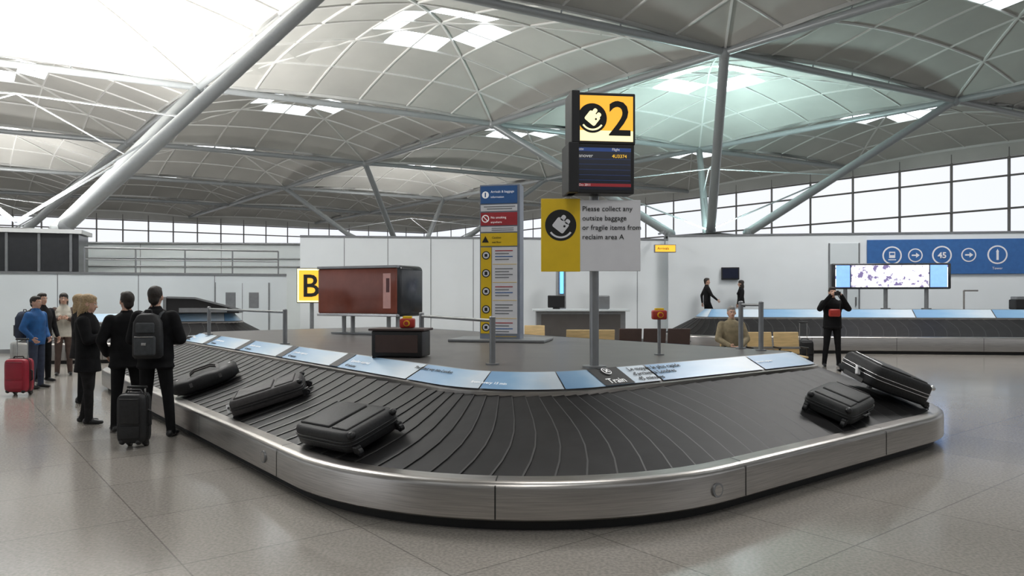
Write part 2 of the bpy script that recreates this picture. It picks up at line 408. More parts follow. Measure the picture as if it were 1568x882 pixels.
def tile(t0,t1,m,dz=.006):
    mb=MB(); vs=[];fs=[]
    for q in range(7):
        s_=t0+(t1-t0)*q/6
        for o,z in((1.385,.832+dz),(1.64,.962+dz)): vs.append(P.at(s_,o,z))
    for q in range(6): fs.append([2*q,2*q+1,2*q+3,2*q+2])
    mb.add(vs,fs,m,True); mb.obj('board_tile',carob)
tile(.02,.42,ink)
btext('Train',.11,.10,1.41,inkw,bold=.001)
mb=MB(); pc=P.at(.21,1.57,.935); R_=(P.at(.3,1.57,.935)-pc).normalized(); U_=(P.at(.21,1.62,.96)-pc).normalized(); NN=R_.cross(U_)
mb.disc(pc+NN*.012,R_,U_,.055,inkw); mb.disc(pc+NN*.014,R_,U_,.045,ink)
for sgn in(1,-1):
    a_=(R_+U_*sgn).normalized(); c_=pc+NN*.016; w_=NN.cross(a_)*.008
    mb.poly([c_+a_*.035+w_,c_-a_*.035+w_,c_-a_*.035-w_,c_+a_*.035-w_],inkw)
mb.obj('train_pictogram',carob)
btext("Le moyen le plus rapide",.082,.52,1.562,ink); btext("d'arriver à Londres",.082,.52,1.486,ink); btext("45 minutes",.082,.52,1.41,ink)
btext("Airport express",.05,2.6,1.50,inkw); 
btext("The fastest way into London",.06,-4.6,1.55,ink); btext("from every 15 min",.05,-3.0,1.45,inkw)
for k in range(6):
    t_=-6.3-k*1.75
    tile(t_,t_+.22,ink); btext("London express",.07,t_+.35,1.5,inkw); btext("45 minutes",.06,t_+.35,1.42,ink)
carousel('c2',(4.6,21.9),(.12,.993),(.993,-.12),17,3.7,(1.7,1.7,1.7,1.7),bw=1.1,zr=.50,zi=.98,zt=1.26,bd=.34,slat=.35,boardlen=2.2)[0].obj('baggage_carousel')
carousel('c3',(-12.6,17.6),(-.24,.97),(.97,.24),6.6,3.2,(1.5,1.5,1.5,1.5),bw=1.0,zr=.5,zi=.95,zt=1.2,bd=.25,slat=.35,boardlen=2.2)[0].obj('baggage_carousel')
b=MB(); R3=Matrix(((.97,-.24,0),(.24,.97,0),(0,0,1))); c=V((-8.4,20.1,0))
def lp(x,y,z): return c+R3@V((x,y,z))
b.loft([[lp(x,-.5,1.215),lp(x,.5,1.215),lp(x,.5,z),lp(x,-.5,z)] for x,z in((-.9,1.62),(-.2,1.60),(.9,1.3))],black,False)
b.loft([[lp(x,-.54,z),lp(x,-.48,z),lp(x,-.48,z+.05),lp(x,-.54,z+.05)] for x,z in((-.9,1.62),(-.2,1.60),(.9,1.3))],greymet,False)
b.box(lp(-.95,0,1.44),(.08,1.1,.44),greymet,R3,.01); b.box(lp(0,-.52,1.3),(1.2,.03,.12),greymet,R3)
b.obj('baggage_infeed_chute')
# ---------------------------------------------------------------- sign column on island
def picto(mb,c,R,U,r,fg,bg,nrm):
    c=V(c);R=V(R);U=V(U)
    mb.disc(c,R,U,r,bg,36)
    ca,sa=math.cos(math.radians(-38)),math.sin(math.radians(-38))
    def P_(x,y,l): return c+R*(x*ca-y*sa)*r+U*(x*sa+y*ca)*r+V(nrm)*.002*l
    def rr(x0,y0,x1,y1,q,l,m):
        pts=[]
        for cx,cy,a0 in((x1-q,y1-q,0),(x0+q,y1-q,90),(x0+q,y0+q,180),(x1-q,y0+q,270)):
            for k in range(5): a=math.radians(a0+k*22.5); pts.append(P_(cx+q*math.cos(a),cy+q*math.sin(a),l))
        mb.poly(pts,m)
    rr(-.44,-.38,.44,.36,.12,1,fg); rr(-.30,.28,-.02,.66,.12,1,fg); rr(.06,.28,.36,.60,.12,1,fg)
    rr(.16,.02,.30,.16,.06,2,bg)
    pts=[]; n=14
    for k in range(n+1): a=math.radians(215+110*k/n); pts.append(c+R*math.cos(a)*r*.84+U*(math.sin(a)*r*.84)+V(nrm)*.002)
    for k in range(n,-1,-1): a=math.radians(215+110*k/n); pts.append(c+R*math.cos(a)*r*.72+U*(math.sin(a)*r*.72)+V(nrm)*.002)
    mb.poly(pts,fg)
b=MB(); px,py=.80,7.12
b.cyl((px,py,.963),(px,py,2.75),.045,greymet,n=20); b.cyl((px,py,.963),(px,py,.985),.12,greymet,n=24)
b.cyl((px,py+.02,2.6),(px,py+.02,3.5),.03,greymet)
b.box((.467,py-.09,2.245),(.375,.03,.70),yellow,bev=.004); b.box((.943,py-.09,2.24),(.58,.03,.68),white,bev=.004)
b.box((.76,py-.05,2.42),(.8,.03,.05),greymet); b.box((.76,py-.05,2.08),(.8,.03,.05),greymet)
yf=py-.107; X=V((1,0,0))
picto(b,(.467,yf,2.34),X,Z,.15,white,ink,(0,-1,0))
a=math.radians(7); R=V((math.cos(a),math.sin(a),0)); NN=R.cross(Z); R3=Matrix((R,-NN,Z)).transposed()
c1=V((.835,py-.10,2.865)); b.box(c1,(.64,.20,.47),black,R3,.012); b.box(c1-R*.28+NN*.0,(.10,.34,.47),black,R3,.01)
f=c1+NN*.101
def rect(mb,c,w,h,m,R=R): c=V(c); mb.poly([c-R*w/2-Z*h/2,c+R*w/2-Z*h/2,c+R*w/2+Z*h/2,c-R*w/2+Z*h/2],m)
rect(b,f+NN*.002,.57,.40,scrn); rect(b,f+NN*.003+Z*.18,.57,.035,scrblue); rect(b,f+NN*.003-Z*.155,.57,.03,scrred)
for k in range(5): rect(b,f+NN*.003+Z*(.09-k*.05),.56,.003,scrblue)
c2=V((.865,py-.10,3.34)); b.box(c2,(.60,.20,.49),black,R3,.012); b.box(c2-R*.29,(.08,.32,.49),black,R3,.01); g=c2+NN*.101
rect(b,g+NN*.002,.55,.43,yellowL); rect(b,g+NN*.003-Z*.165,.55,.10,creamL)
picto(b,g+NN*.004-R*.12+Z*.0,R,Z,.14,creamL,ink,NN)
sg=b.obj('baggage_reclaim_sign',recalc=False)
for k,t in enumerate(["Please collect any","outsize baggage","or fragile items from","reclaim area A"]): text(t,.068,(.672,yf,2.475-k*.09),X,Z,ink,sg)
text('2',.46,g+R*.03-Z*.155,R,Z,ink,sg,bold=.006)
text('Route',.035,f-R*.26+Z*.172,R,Z,inkw,sg); text('Flight',.035,f+R*.10+Z*.172,R,Z,inkw,sg)
text('Hanover',.05,f-R*.26+Z*.105,R,Z,inkw,sg); text('4U3374',.045,f+R*.10+Z*.105,R,Z,inky,sg); text('04 Oct 2011',.03,f-R*.26-Z*.165,R,Z,inkw,sg)
# ---------------------------------------------------------------- directory totem
b=MB(); a=math.radians(-12); R=V((math.cos(a),math.sin(a),0)); NN=R.cross(Z); R3=Matrix((R,-NN,Z)).transposed(); c=V((-.16,11.5,0))
tm=mat('totem_grey',(.22,.25,.31),.4)
b.box(c+Z*2.19,(.64,.30,2.42),tm,R3,.01); b.box(c+Z*.985,(1.5,.9,.04),greymet,R3,.01); 
fz=lambda z,x=0:c+R*x+NN*.155+Z*z
def panel(z0,z1,m,x0=-.30,x1=.28,d=.006):
    cc=fz((z0+z1)/2,(x0+x1)/2); b.box(cc+NN*d/2,(x1-x0,d,z1-z0-.01),m,R3)
panel(3.1,3.38,blue); panel(2.98,3.09,white); panel(2.76,2.97,red); panel(2.66,2.75,white); panel(2.44,2.65,yellow); 
panel(1.08,2.43,white,-.12,.28); panel(1.08,2.43,yellow,-.30,-.13)
for k in range(5): 
    zc=2.3-k*.28; b.disc(fz(zc,-.215)+NN*.010,R,Z,.065,ink); b.disc(fz(zc,-.215)+NN*.012,R,Z,.05,white); b.box(fz(zc,-.215)+NN*.012,(.045,.006,.045+.01*(k%2)),ink,R3)
    for q in range(4): b.box(fz(zc+.07-q*.045,.07-(q%2)*.03)+NN*.008,(.28-(q%2)*.06,.004,.014),[red,seam,blue,seam][q] if k%2==0 else seam,R3)
    b.box(fz(zc-.14,.08)+NN*.008,(.38,.004,.006),yellow,R3)
for q in range(2): b.box(fz(3.055-q*.035,0)+NN*.008,(.5-.1*q,.004,.012),seam,R3); b.box(fz(2.72-q*.03,0.05)+NN*.008,(.35,.004,.010),seam,R3)
b.disc(fz(3.24,-.225)+NN*.009,R,Z,.055,inkw); b.box(fz(3.24,-.225)+NN*.01,(.02,.004,.07),blue,R3)
b.disc(fz(2.87,-.225)+NN*.009,R,Z,.06,inkw); b.disc(fz(2.87,-.225)+NN*.011,R,Z,.045,red); b.box(fz(2.87,-.225)+NN*.012,(.09,.004,.012),inkw,R3@Matrix.Rotation(.8,3,'Y'))
b.poly([fz(2.5,-.28)+NN*.01,fz(2.5,-.17)+NN*.01,fz(2.6,-.225)+NN*.01],ink)
tt_=b.obj('information_totem',recalc=False)
text('Arrivals & baggage',.05,fz(3.27,-.14)+NN*.006,R,Z,inkw,tt_); text('information',.045,fz(3.19,-.14)+NN*.006,R,Z,inkw,tt_); text('No smoking',.05,fz(2.87,-.14)+NN*.006,R,Z,inkw,tt_); text('anywhere',.045,fz(2.80,-.14)+NN*.006,R,Z,inkw,tt_); text('Caution',.045,fz(2.56,-.12)+NN*.006,R,Z,ink,tt_); text('wet floor',.04,fz(2.49,-.12)+NN*.006,R,Z,ink,tt_)
# ---------------------------------------------------------------- advert display + cabinet
b=MB(); a=math.radians(-24); R=V((math.cos(a),math.sin(a),0)); NN=R.cross(Z); R3=Matrix((R,-NN,Z)).transposed(); c=V((-2.63,13.6,1.76))
b.box(c,(1.80,.85,.92),darkglass,R3,.09,4); b.box(c+NN*.40,(1.70,.1,.80),adred,R3,.02,3)
b.box(c+NN*.41-Z*.43,(1.74,.1,.05),silver,R3,.01); b.box(c+NN*.41+Z*.43,(1.74,.1,.05),greymet,R3,.01)
rect(b,c+NN*.453+R*.66,.16,.62,mat('advert_pale',(.6,.33,.3),.3,es=.1),R); rect(b,c+NN*.454+R*.68+Z*.1,.07,.25,mat('advert_dark',(.1,.02,.02),.3),R)
for sx in(-.6,-.4,.4,.6):
    p=c+R*sx; b.cyl((p.x,p.y,.963),(p.x,p.y,1.4),.04,whitep); 
b.box((c.x,c.y,.98),(1.5,.4,.03),greymet,R3)
b.obj('advertising_display')
b=MB(); a=math.radians(-10); R=V((math.cos(a),math.sin(a),0)); NN=R.cross(Z); R3=Matrix((R,-NN,Z)).transposed(); c=V((-1.28,8.45,1.12))
b.box(c,(.60,.34,.30),black,R3,.02,3); b.box(c+Z*.16,(.66,.38,.025),brown,R3,.008); b.box(c+NN*.172,(.5,.01,.2),brown,R3,.003)
b.box(c-R*.27-Z*.155,(.05,.3,.02),black,R3);b.obj('conveyor_control_cabinet')
def estop(p,zb_,post=True):
    b=MB(); p=V(p)
    b.box(p,(.17,.12,.11),dred,None,.02,3); b.cyl(p+V((.0,-.06,0)),p+V((0,-.085,0)),.035,yellow,n=16); b.cyl(p+V((0,-.08,0)),p+V((0,-.11,0)),.024,dred,n=16)
    b.box(p+Z*.065,(.1,.08,.03),yellow,None,.005)
    if post: b.cyl((p.x,p.y,zb_),p,.02,greymet); b.cyl((p.x,p.y,zb_),(p.x,p.y,zb_+.015),.06,greymet)
    b.obj('emergency_stop_button')
estop((-1.2,8.4,1.352),1.3,False); estop((1.75,8.7,1.44),.962); 
def rail(pts,h,links,ext=None):
    b=MB()
    for x,y in pts:
        b.cyl((x,y,.963),(x,y,.96+h),.032,greymet); b.cyl((x,y,.963),(x,y,.978),.07,greymet); b.sph((x,y,.96+h),(.034,.034,.02),greymet)
    for i,j in links:
        for z in(.96+h-.03,): b.cyl((*pts[i],z),(*pts[j],z),.018,greymet)
    b.obj('guard_rail')
rail([(-5.55,13.4),(-3.32,10.7)],.50,[(0,1)]); rail([(-.20,7.45),(-1.15,9.3)],.48,[(0,1)]); rail([(3.2,9.4),(3.05,9.75)],.62,[(0,1)])
b=MB(); x0=-6.02; b.box((x0,22.0,2.0),(.85,.25,1.05),black,None,.02)
b.cyl((x0,22,0),(x0,22,1.5),.06,greymet); rect(b,(x0,21.87,2.0),.80,1.0,creamL,V((1,0,0)));rect(b,(x0,21.865,2.0),.70,.9,yellowL,V((1,0,0))); b.box((x0,22,.03),(.6,.4,.06),greymet)
o=b.obj('lit_letter_sign',recalc=False); text('B',.95,(x0-.27,21.86,1.67),X,Z,ink,o,bold=.01)
# ---------------------------------------------------------------- right wall items
b=MB(); cc=onwall(wr,17.2,3.05); b.box(cc+Nw*.03,(9.6,.06,1.2),blue,R3w,.005)
xs=[13.25,14.0,14.85,15.7,16.6,17.9,18.9]
for k,x in enumerate(xs):
    ar=k in(1,3,5)
    p=onwall(wr,x,3.1,.18); b.disc(p,dw,Z,.32 if not ar else .24,white); b.disc(p+Nw*.004,dw,Z,.27 if not ar else .20,blue)
    if ar:
        q=p+Nw*.008; b.poly([q-dw*.12-Z*.025,q+dw*.03-Z*.025,q+dw*.03+Z*.025,q-dw*.12+Z*.025],white); b.poly([q+dw*.02-Z*.09,q+dw*.14,q+dw*.02+Z*.09],white)
    if k in(0,6): q=p+Nw*.008; b.box(q+Z*.02,(.2,.005,.22),white,R3w,.002); b.box(q-Z*.15,(.26,.005,.03),white,R3w); b.box(q+Z*.05+Nw*.004,(.14,.005,.07),blue,R3w)
    if k==4: q=p+Nw*.008; b.box(q-Z*.03,(.07,.005,.3),white,R3w); b.poly([q+Z*.1-dw*.05,q+Z*.1+dw*.05,q+Z*.2],white)
o=b.obj('wayfinding_sign',recalc=False)
text('45',.28,onwall(wr,14.85,3.0,.2),dw,Z,white,o,'CENTER',bold=.008)
for x,t in((13.25,'Trains'),(14.85,'Gates'),(16.6,'Tower')): text(t,.12,onwall(wr,x,2.6,.175),dw,Z,white,o,'CENTER')
b=MB(); b.box(onwall(wr,7.85,2.5)+Nw*.05,(.62,.1,.44),black,R3w,.015); b.box(onwall(wr,7.85,2.5)+Nw*.102,(.54,.01,.36),scrn,R3w); b.obj('wall_television')
b=MB(); p=V((5.35,25.6,3.35)); b.box(p,(.75,.16,.28),greymet,None,.01); rect(b,p+V((0,-.083,0)),.7,.23,yellowL,X); b.cyl(p+Z*.14,p+Z*.6,.02,greymet); b.box(p+Z*.6+V((0,.5,0)),(.06,1.1,.06),greymet)
o=b.obj('exit_sign',recalc=False); text('Arrivals',.13,p+V((-.28,-.085,-.04)),X,Z,ink,o)
b=MB(); b.box((1.75,25.75,2.2),(.12,.1,.85),glowblue,None,.02); b.box((1.75,25.85,1.3),(.3,.2,2.6),greymet,None,.02); b.obj('blue_light_column')
b=MB(); 
cmid=onwall(wr,10.0,0,.55); b.box(cmid+Z*.275,(8.2,.7,.55),greymet,R3w,.01); b.obj('raised_walkway')
b=MB(); c=V((11.75,22.8,2.3)); R=V((.993,-.12,0)); NN=R.cross(Z); R3=Matrix((R,-NN,Z)).transposed()
b.box(c,(3.5,.35,.80),darkglass,R3,.04,3); rect(b,c+NN*.178,3.3,.68,vwall,R); rect(b,c+NN*.179+R*1.38,.5,.68,skyblueL,R); rect(b,c+NN*.179-R*1.42,.42,.68,skyblueL,R)
rect(b,c+NN*.181-R*1.2,.03,.70,black,R); rect(b,c+NN*.181+R*1.12,.03,.70,black,R)
for sx in(-1.3,-.1,1.1): p=c+R*sx; b.cyl((p.x,p.y,1.28),(p.x,p.y,1.95),.06,greymet); b.cyl((p.x,p.y,1.28),(p.x,p.y,1.31),.14,greymet)
b.obj('video_display',recalc=False)
b=MB()
b.cyl((13.9,22.5,1.28),(13.9,22.5,1.85),.025,steel); b.cyl((13.9,22.5,1.85),(14.3,22.45,1.85),.025,steel); b.box((15.5,22.3,1.43),(.5,.35,.3),black,None,.03); b.box((15.5,22.3,1.62),(.42,.3,.1),greymet,None,.02); b.obj('conveyor_control_cabinet')
b=MB(); b.box((2.0,21.6,.62),(2.6,.7,1.24),greymet,None,.02); b.box((2.0,21.5,1.27),(2.8,.9,.06),walllow,None,.01)
b.box((1.3,21.5,1.52),(.5,.06,.36),black,None,.02); b.box((1.3,21.5,1.32),(.2,.18,.04),black); b.box((2.6,21.5,1.5),(.5,.4,.4),greymet,None,.03); b.box((2.0,21.24,.7),(2.3,.02,.9),greyp,None,.005)
b.obj('service_desk')
def bench(c,n,yaw,m):
    b=MB(); R=Matrix.Rotation(yaw,3,'Z'); c=V(c)
    for k in range(n):
        x=(k-(n-1)/2)*.56
        b.box(c+R@V((x,0,.44)),(.52,.48,.04),m,R,.015,3)
        Rb=R@Matrix.Rotation(-.18,3,'X'); b.box(c+R@V((x,.27,.70)),(.52,.035,.46),m,Rb,.015,3)
    L=n*.56
    b.box(c+R@V((0,.0,.39)),(L,.06,.06),greymet,R,.01); b.box(c+R@V((0,.24,.6)),(L,.04,.05),greymet,R,.01)
    for sx in(-L/2+.12,L/2-.12):
        b.box(c+R@V((sx,.0,.2)),(.05,.06,.4),greymet,R); b.box(c+R@V((sx,0,.02)),(.08,.5,.04),greymet,R,.01); b.box(c+R@V((sx,.19,.45)),(.05,.36,.05),greymet,R@Matrix.Rotation(.5,3,'X'))
    for k in range(n+1):
        x=(k-n/2)*.56; b.box(c+R@V((x,.02,.62)),(.035,.4,.03),black,R,.008); b.box(c+R@V((x,-.12,.52)),(.03,.03,.2),black,R)
    b.obj('seating_bench')
bench((5.13,14.9,0),3,0.0,wood); bench((1.75,16.6,0),2,math.pi,wood); bench((3.3,17.2,0),3,math.pi,brown); bench((.3,18.5,0),2,0,wood)
# ---------------------------------------------------------------- luggage
def beltM(t,o,yaw=0,dz=.012,pitch=0):
    p=P.at(t,o,zb(o)); X_=(P.at(t+.02,o,zb(o))-P.at(t-.02,o,zb(o))).normalized(); Y_=(P.at(t,o+.02,zb(o+.02))-P.at(t,o-.02,zb(o-.02))).normalized(); Z_=X_.cross(Y_).normalized(); Y_=Z_.cross(X_)
    p=p+Z_*dz
    M=Matrix(((X_.x,Y_.x,Z_.x,p.x),(X_.y,Y_.y,Z_.y,p.y),(X_.z,Y_.z,Z_.z,p.z),(0,0,0,1)))
    return M@Matrix.Rotation(yaw,4,'Z')@Matrix.Rotation(pitch,4,'Y')
def suitcase(name,L,W,T,m,M,trim=black,pole=0,tag=True):
    b=MB(); h=T
    rings=[]
    prof=[(0,.86),(.03,.95),(.10,1),(.5,1.0),(.80,.98),(.93,.93),(1,.84)]
    for zf,s in prof:
        ring=[]
        for k in range(40):
            t=2*math.pi*k/40; ct,st=math.cos(t),math.sin(t); e=.28
            x=abs(ct)**e*(1 if ct>=0 else -1)*L/2*(1-(1-s)*.5); y=abs(st)**e*(1 if st>=0 else -1)*W/2*(1-(1-s)*.8)
            ring.append(V((x,y,zf*h+.02)))
        rings.append(ring)
    b.loft(rings,m)
    for zf in(.42,.58):
        ring=[]
        for k in range(41):
            t=2*math.pi*k/40; ct,st=math.cos(t),math.sin(t); e=.28
            ring.append(V((abs(ct)**e*(1 if ct>=0 else -1)*(L/2+.002),abs(st)**e*(1 if st>=0 else -1)*(W/2+.002),zf*h+.02)))
        b.tube(ring,.006,trim,n=6)
    b.box((L*.16,0,h+.022),(L*.52,W*.74,.03),m,None,.013,3); b.box((-L*.27,0,h+.02),(L*.26,W*.74,.025),m,None,.011,3)
    b.tube([V((L*.40,-W*.34,h+.04)),V((L*.40,W*.34,h+.04))],.004,trim)
    b.tube([V((L/2,-.09,h*.6)),V((L/2+.035,-.07,h*.6)),V((L/2+.035,.07,h*.6)),V((L/2,.09,h*.6))],.011,black)
    b.tube([V((-.09,-W/2,h*.55)),V((-.07,-W/2-.03,h*.55)),V((.07,-W/2-.03,h*.55)),V((.09,-W/2,h*.55))],.011,black)
    for y in(-W/2+.06,W/2-.06):
        b.box((-L/2+.0,y,.045),(.07,.05,.07),black,None,.012,2); b.cyl((-L/2-.025,y-.017,.03),(-L/2-.025,y+.017,.03),.032,black,n=18); b.cyl((-L/2-.025,y-.019,.03),(-L/2-.025,y+.019,.03),.014,silver,n=12)
        b.box((L/2-.03,y,.012),(.05,.03,.025),black,None,.005)
        b.sph((-L/2+.02,y,h*.98),(.035,.035,.03),trim,seg=10)
    b.box((L/2-.005,0,.04),(.02,W*.5,.05),black,None,.006)
    if pole:
        for y in(-.09,.09): b.cyl((L/2-.02,y,.05),(L/2+pole,y,.05),.009,silver)
        b.box((L/2+pole,0,.05),(.03,.22,.035),black,None,.01,3)
    if tag: b.box((L/2+.03,.05,h*.5),(.05,.03,.10),paper,Matrix.Rotation(.5,3,'X'),.002)
    return b.obj(name,None,M)
sL=lambda a:P.T-2.5*math.pi/2-(a-2.5)
suitcase('suitcase',.88,.54,.17,bagblack,beltM(-3.78,.45,math.radians(184)))
suitcase('suitcase',.78,.44,.17,baggrey,beltM(sL(4.5),.56,math.radians(-118)))
suitcase('suitcase',.76,.50,.17,baggrey2,beltM(2.45,.48,math.radians(10)))
suitcase('suitcase',.92,.60,.25,bagblack,beltM(3.85,.64,math.radians(150),dz=.07,pitch=math.radians(-8)),trim=silver)
def holdall(name,L,W,T,m,M):
    b=MB(); rings=[]
    for k in range(13):
        x=-1+2*k/12; s=(1-abs(x)**4)**.35 if abs(x)<1 else .35
        s=max(s,.55); ring=[]
        for q in range(24):
            t=2*math.pi*q/24; e=.5; ct,st=math.cos(t),math.sin(t)
            ring.append(V((x*L/2,abs(ct)**e*(1 if ct>0 else -1)*W/2*s*(1+.03*math.sin(k*2.1)),T/2+.01+abs(st)**e*(1 if st>0 else -1)*T/2*s*(1 if st<0 else .92+.08*math.sin(k*1.3)))))
        rings.append(ring)
    b.loft(rings,m)
    for x in(-L*.22,L*.22):
        pts=[V((x,math.cos(t)*(W/2+.008),T/2+.01+math.sin(t)*(T/2+.01))) for t in [math.pi*k/10 for k in range(11)]]
        for a_,b_ in zip(pts[:-1],pts[1:]): 
            d=(b_-a_); mid=(a_+b_)/2; ang=math.atan2(d.z,d.y); b.box(mid,(.035,d.length+.01,.006),baggrey,Matrix.Rotation(ang,3,'X'))
    for y in(-.05,.05):
        b.tube([V((-L*.22,y,T)),V((-L*.12,y*1.4,T+.04)),V((L*.12,y*1.4,T+.04)),V((L*.22,y,T))],.012,baggrey)
    b.tube([V((-L*.42,0,T*.93)),V((L*.42,0,T*.93))],.007,silver)
    b.box((L*.42,0,T*.45),(.03,W*.6,T*.5),m,None,.01,2)
    return b.obj(name,None,M)
holdall('holdall_bag',.82,.54,.22,bagblack,beltM(sL(6.6),.50,math.radians(-105)))
def standing(name,x,y,yaw,H_,W,T,m,pole=.35):
    M=Matrix.Translation((x,y,H_/2+.056))@Matrix.Rotation(yaw,4,'Z')@Matrix.Rotation(-math.pi/2,4,'Y')
    suitcase(name,H_,W,T,m,M,pole=pole,tag=False)
standing('trolley_suitcase',-8.30,12.45,math.radians(90),.56,.38,.23,bagred,.32)
standing('trolley_suitcase',-4.15,8.15,math.radians(90),.54,.30,.20,bagblack,.06)
# ---------------------------------------------------------------- people
def rotv(p,c,yaw,pitch):
    q=V(p)-V(c); q=Matrix.Rotation(yaw,3,'Z')@Matrix.Rotation(pitch,3,'X')@q; return V(c)+q
def person(name,pos,yaw,height,top,legs,hair,arms=None,legp=None,headyaw=0,headpitch=0,longhair=False,coat=0,voxel=.013,female=False,seated=None,puff=0.,shoes=black,shirt=None,zbase=0,sleeve=None,curl=.5):
    k=height/1.75; prims=[]; dz=0
    hipz=.92 if seated is None else seated
    dz=hipz-.92
    sleeve=sleeve or top
    cap=lambda a,b,r0,r1,m: prims.append(('c',V(a),V(b),r0,r1,m))
    ell=lambda c,r,m,hd=False: prims.append(('e',V(c),V(r),m,hd))
    lof=lambda rs,m: prims.append(('l',rs,m))
    sw=.9 if female else 1
    up=lambda z:z+dz
    rs=[((0,0,up(.84)),.15,.105),((0,0,up(.93)),.168,.118),((0,.0,up(1.05)),.150*sw+.01,.115),((0,.005,up(1.18)),.155*sw,.118),((0,.0,up(1.30)),.178*sw,.125),((0,-.01,up(1.39)),.175*sw,.112),((0,-.012,up(1.445)),.125*sw,.088),((0,-.008,up(1.485)),.068,.066)]
    rs=[(c,rx+puff,ry+puff) for c,rx,ry in rs]
    lof(rs,top)
    if female: ell((.075,.085,up(1.27)),(.07,.06,.07),top); ell((-.075,.085,up(1.27)),(.07,.06,.07),top)
    if coat:
        lof([((0,0,up(.93-coat)),.215,.165),((0,0,up(.85)),.20,.15),((0,0,up(1.0)),.172,.13),((0,0,up(1.1)),.155,.12)],top)
    lof([((0,-.006,up(1.45)),.088,.08),((0,-.008,up(1.52)),.068,.068)],shirt or top)
    cap((0,-.008,up(1.44)),(0,0,up(1.57)),.054,.052,skin)
    hc=(0,0,up(1.55)); hr=lambda p:rotv((p[0],p[1],up(p[2])),hc,headyaw,headpitch)
    def hell(c,r,m): prims.append(('e',hr(c),V(r),m,True))
    hell((0,-.008,1.652),(.073,.093,.103),skin); hell((0,.028,1.605),(.058,.066,.082),skin); hell((0,.066,1.557),(.030,.026,.024),skin)
    hell((.076,0,1.622),(.012,.022,.032),skin); hell((-.076,0,1.622),(.012,.022,.032),skin)
    prims.append(('c',hr((0,.086,1.640)),hr((0,.108,1.607)),.009,.015,skin))
    hell((0,.078,1.668),(.05,.02,.012),skin)
    hell((0,-.022,1.672),(.081,.098,.096),hair); hell((0,.03,1.722),(.062,.058,.04),hair); hell((0,-.06,1.60),(.062,.045,.06),hair)
    if longhair:
        hell((.068,-.03,1.60),(.022,.055,.09),hair); hell((-.068,-.03,1.60),(.022,.055,.09),hair); hell((0,-.075,1.53),(.085,.045,.12),hair); hell((0,-.02,1.69),(.088,.104,.088),hair)
    legp=legp or [((.10,.02,.49),(.12,0,.085)),((-.10,.02,.49),(-.12,0,.085))]
    for (kn,an),sx in zip(legp,(1,-1)):
        kn=V(kn);an=V(an); hip=V((sx*.088,0,hipz))
        cap(hip,kn,.094,.066,legs); cap(kn,kn.lerp(an,.4),.064,.060,legs); cap(kn.lerp(an,.4),an,.060,.050,legs)
        cap(an,an+V((0,0,-.02)),.052,.052,legs)
        fd=V((sx*.12,1,0)).normalized()
        cap(an+V((0,0,-.04))-fd*.045,an+V((0,0,-.052))+fd*.09,.040,.034,shoes); cap(an+V((0,0,-.052))+fd*.09,an+V((0,0,-.056))+fd*.16,.036,.028,shoes)
    if seated is not None: ell((0,0,hipz-.0),(.175,.14,.11),legs)
    arms=arms or [((.265,-.03,1.14),(.27,.07,.90)),((-.265,-.03,1.14),(-.27,.07,.90))]
    extra=MB()
    for (el,wr_),sx in zip(arms,(1,-1)):
        el=V((el[0],el[1],up(el[2])));w=V((wr_[0],wr_[1],up(wr_[2]))); sh=V((sx*.182*sw,-.01,up(1.395)))
        cap(sh,el,.064+puff*.6,.050+puff*.5,sleeve); cap(el,w,.049+puff*.5,.036+puff*.3,sleeve)
        d=(w-el).normalized(); cap(w,w+d*.02,.028,.027,skin)
        inn=V((-sx,0,0)); n=(inn-d*inn.dot(d))
        if n.length<.2: n=V((0,0,-1))-d*V((0,0,-1)).dot(d)
        n.normalize(); wd=d.cross(n).normalized()
        if wd.dot(V((0,1,.3)))<0: wd=-wd
        for q,o_ in enumerate((-.027,-.009,.009,.027)): cap(w+d*.02+wd*o_*.5,w+d*.095+wd*o_,.014,.012,skin)
        for q,(o_,ln) in enumerate(((.030,.072),(.010,.082),(-.010,.077),(-.029,.060))):
            p0=w+d*.088+wd*o_; d1=(d+n*curl*.6).normalized(); p1=p0+d1*ln*.5; d2=(d+n*curl*2.0).normalized(); p2=p1+d2*ln*.3; d3=(d*.5+n*curl*2.6).normalized(); p3=p2+d3*ln*.25
            for a_,b_,r_ in((p0,p1,.0088),(p1,p2,.0082),(p2,p3,.0074)): extra.cyl(a_,b_,r_,skin,n=8); extra.sph(b_,(r_,r_,r_),skin,seg=8)
        t0=w+d*.03+wd*.024; t1=t0+(d*.6+wd*.8).normalized()*.038; t2=t1+(d+wd*.15+n*.4).normalized()*.032
        extra.cyl(t0,t1,.0115,skin,n=8); extra.sph(t1,(.0105,)*3,skin,seg=8); extra.cyl(t1,t2,.010,skin,r1=.0085,n=8); extra.sph(t2,(.0085,)*3,skin,seg=8)
    b=MB(); Rh=Matrix.Rotation(headyaw,3,'Z')@Matrix.Rotation(headpitch,3,'X')
    for p in prims:
        if p[0]=='c':
            b.cyl(p[1],p[2],p[3],skin,r1=p[4],n=16); b.sph(p[1],(p[3],)*3,skin); b.sph(p[2],(p[4],)*3,skin)
        elif p[0]=='e': b.sph(p[1],p[2],skin,Rh if p[4] else None,seg=20)
        else:
            b.loft([[V((c[0]+math.cos(2*math.pi*i/24)*rx,c[1]+math.sin(2*math.pi*i/24)*ry,c[2])) for i in range(24)] for c,rx,ry in p[1]],skin)
    o=b.obj('tmp')
    md=o.modifiers.new('r','REMESH'); md.mode='VOXEL'; md.voxel_size=voxel; md.use_smooth_shade=True
    s_=o.modifiers.new('s','SMOOTH'); s_.factor=.5; s_.iterations=3
    dg=bpy.context.evaluated_depsgraph_get(); me=bpy.data.meshes.new_from_object(o.evaluated_get(dg)); bpy.data.objects.remove(o)
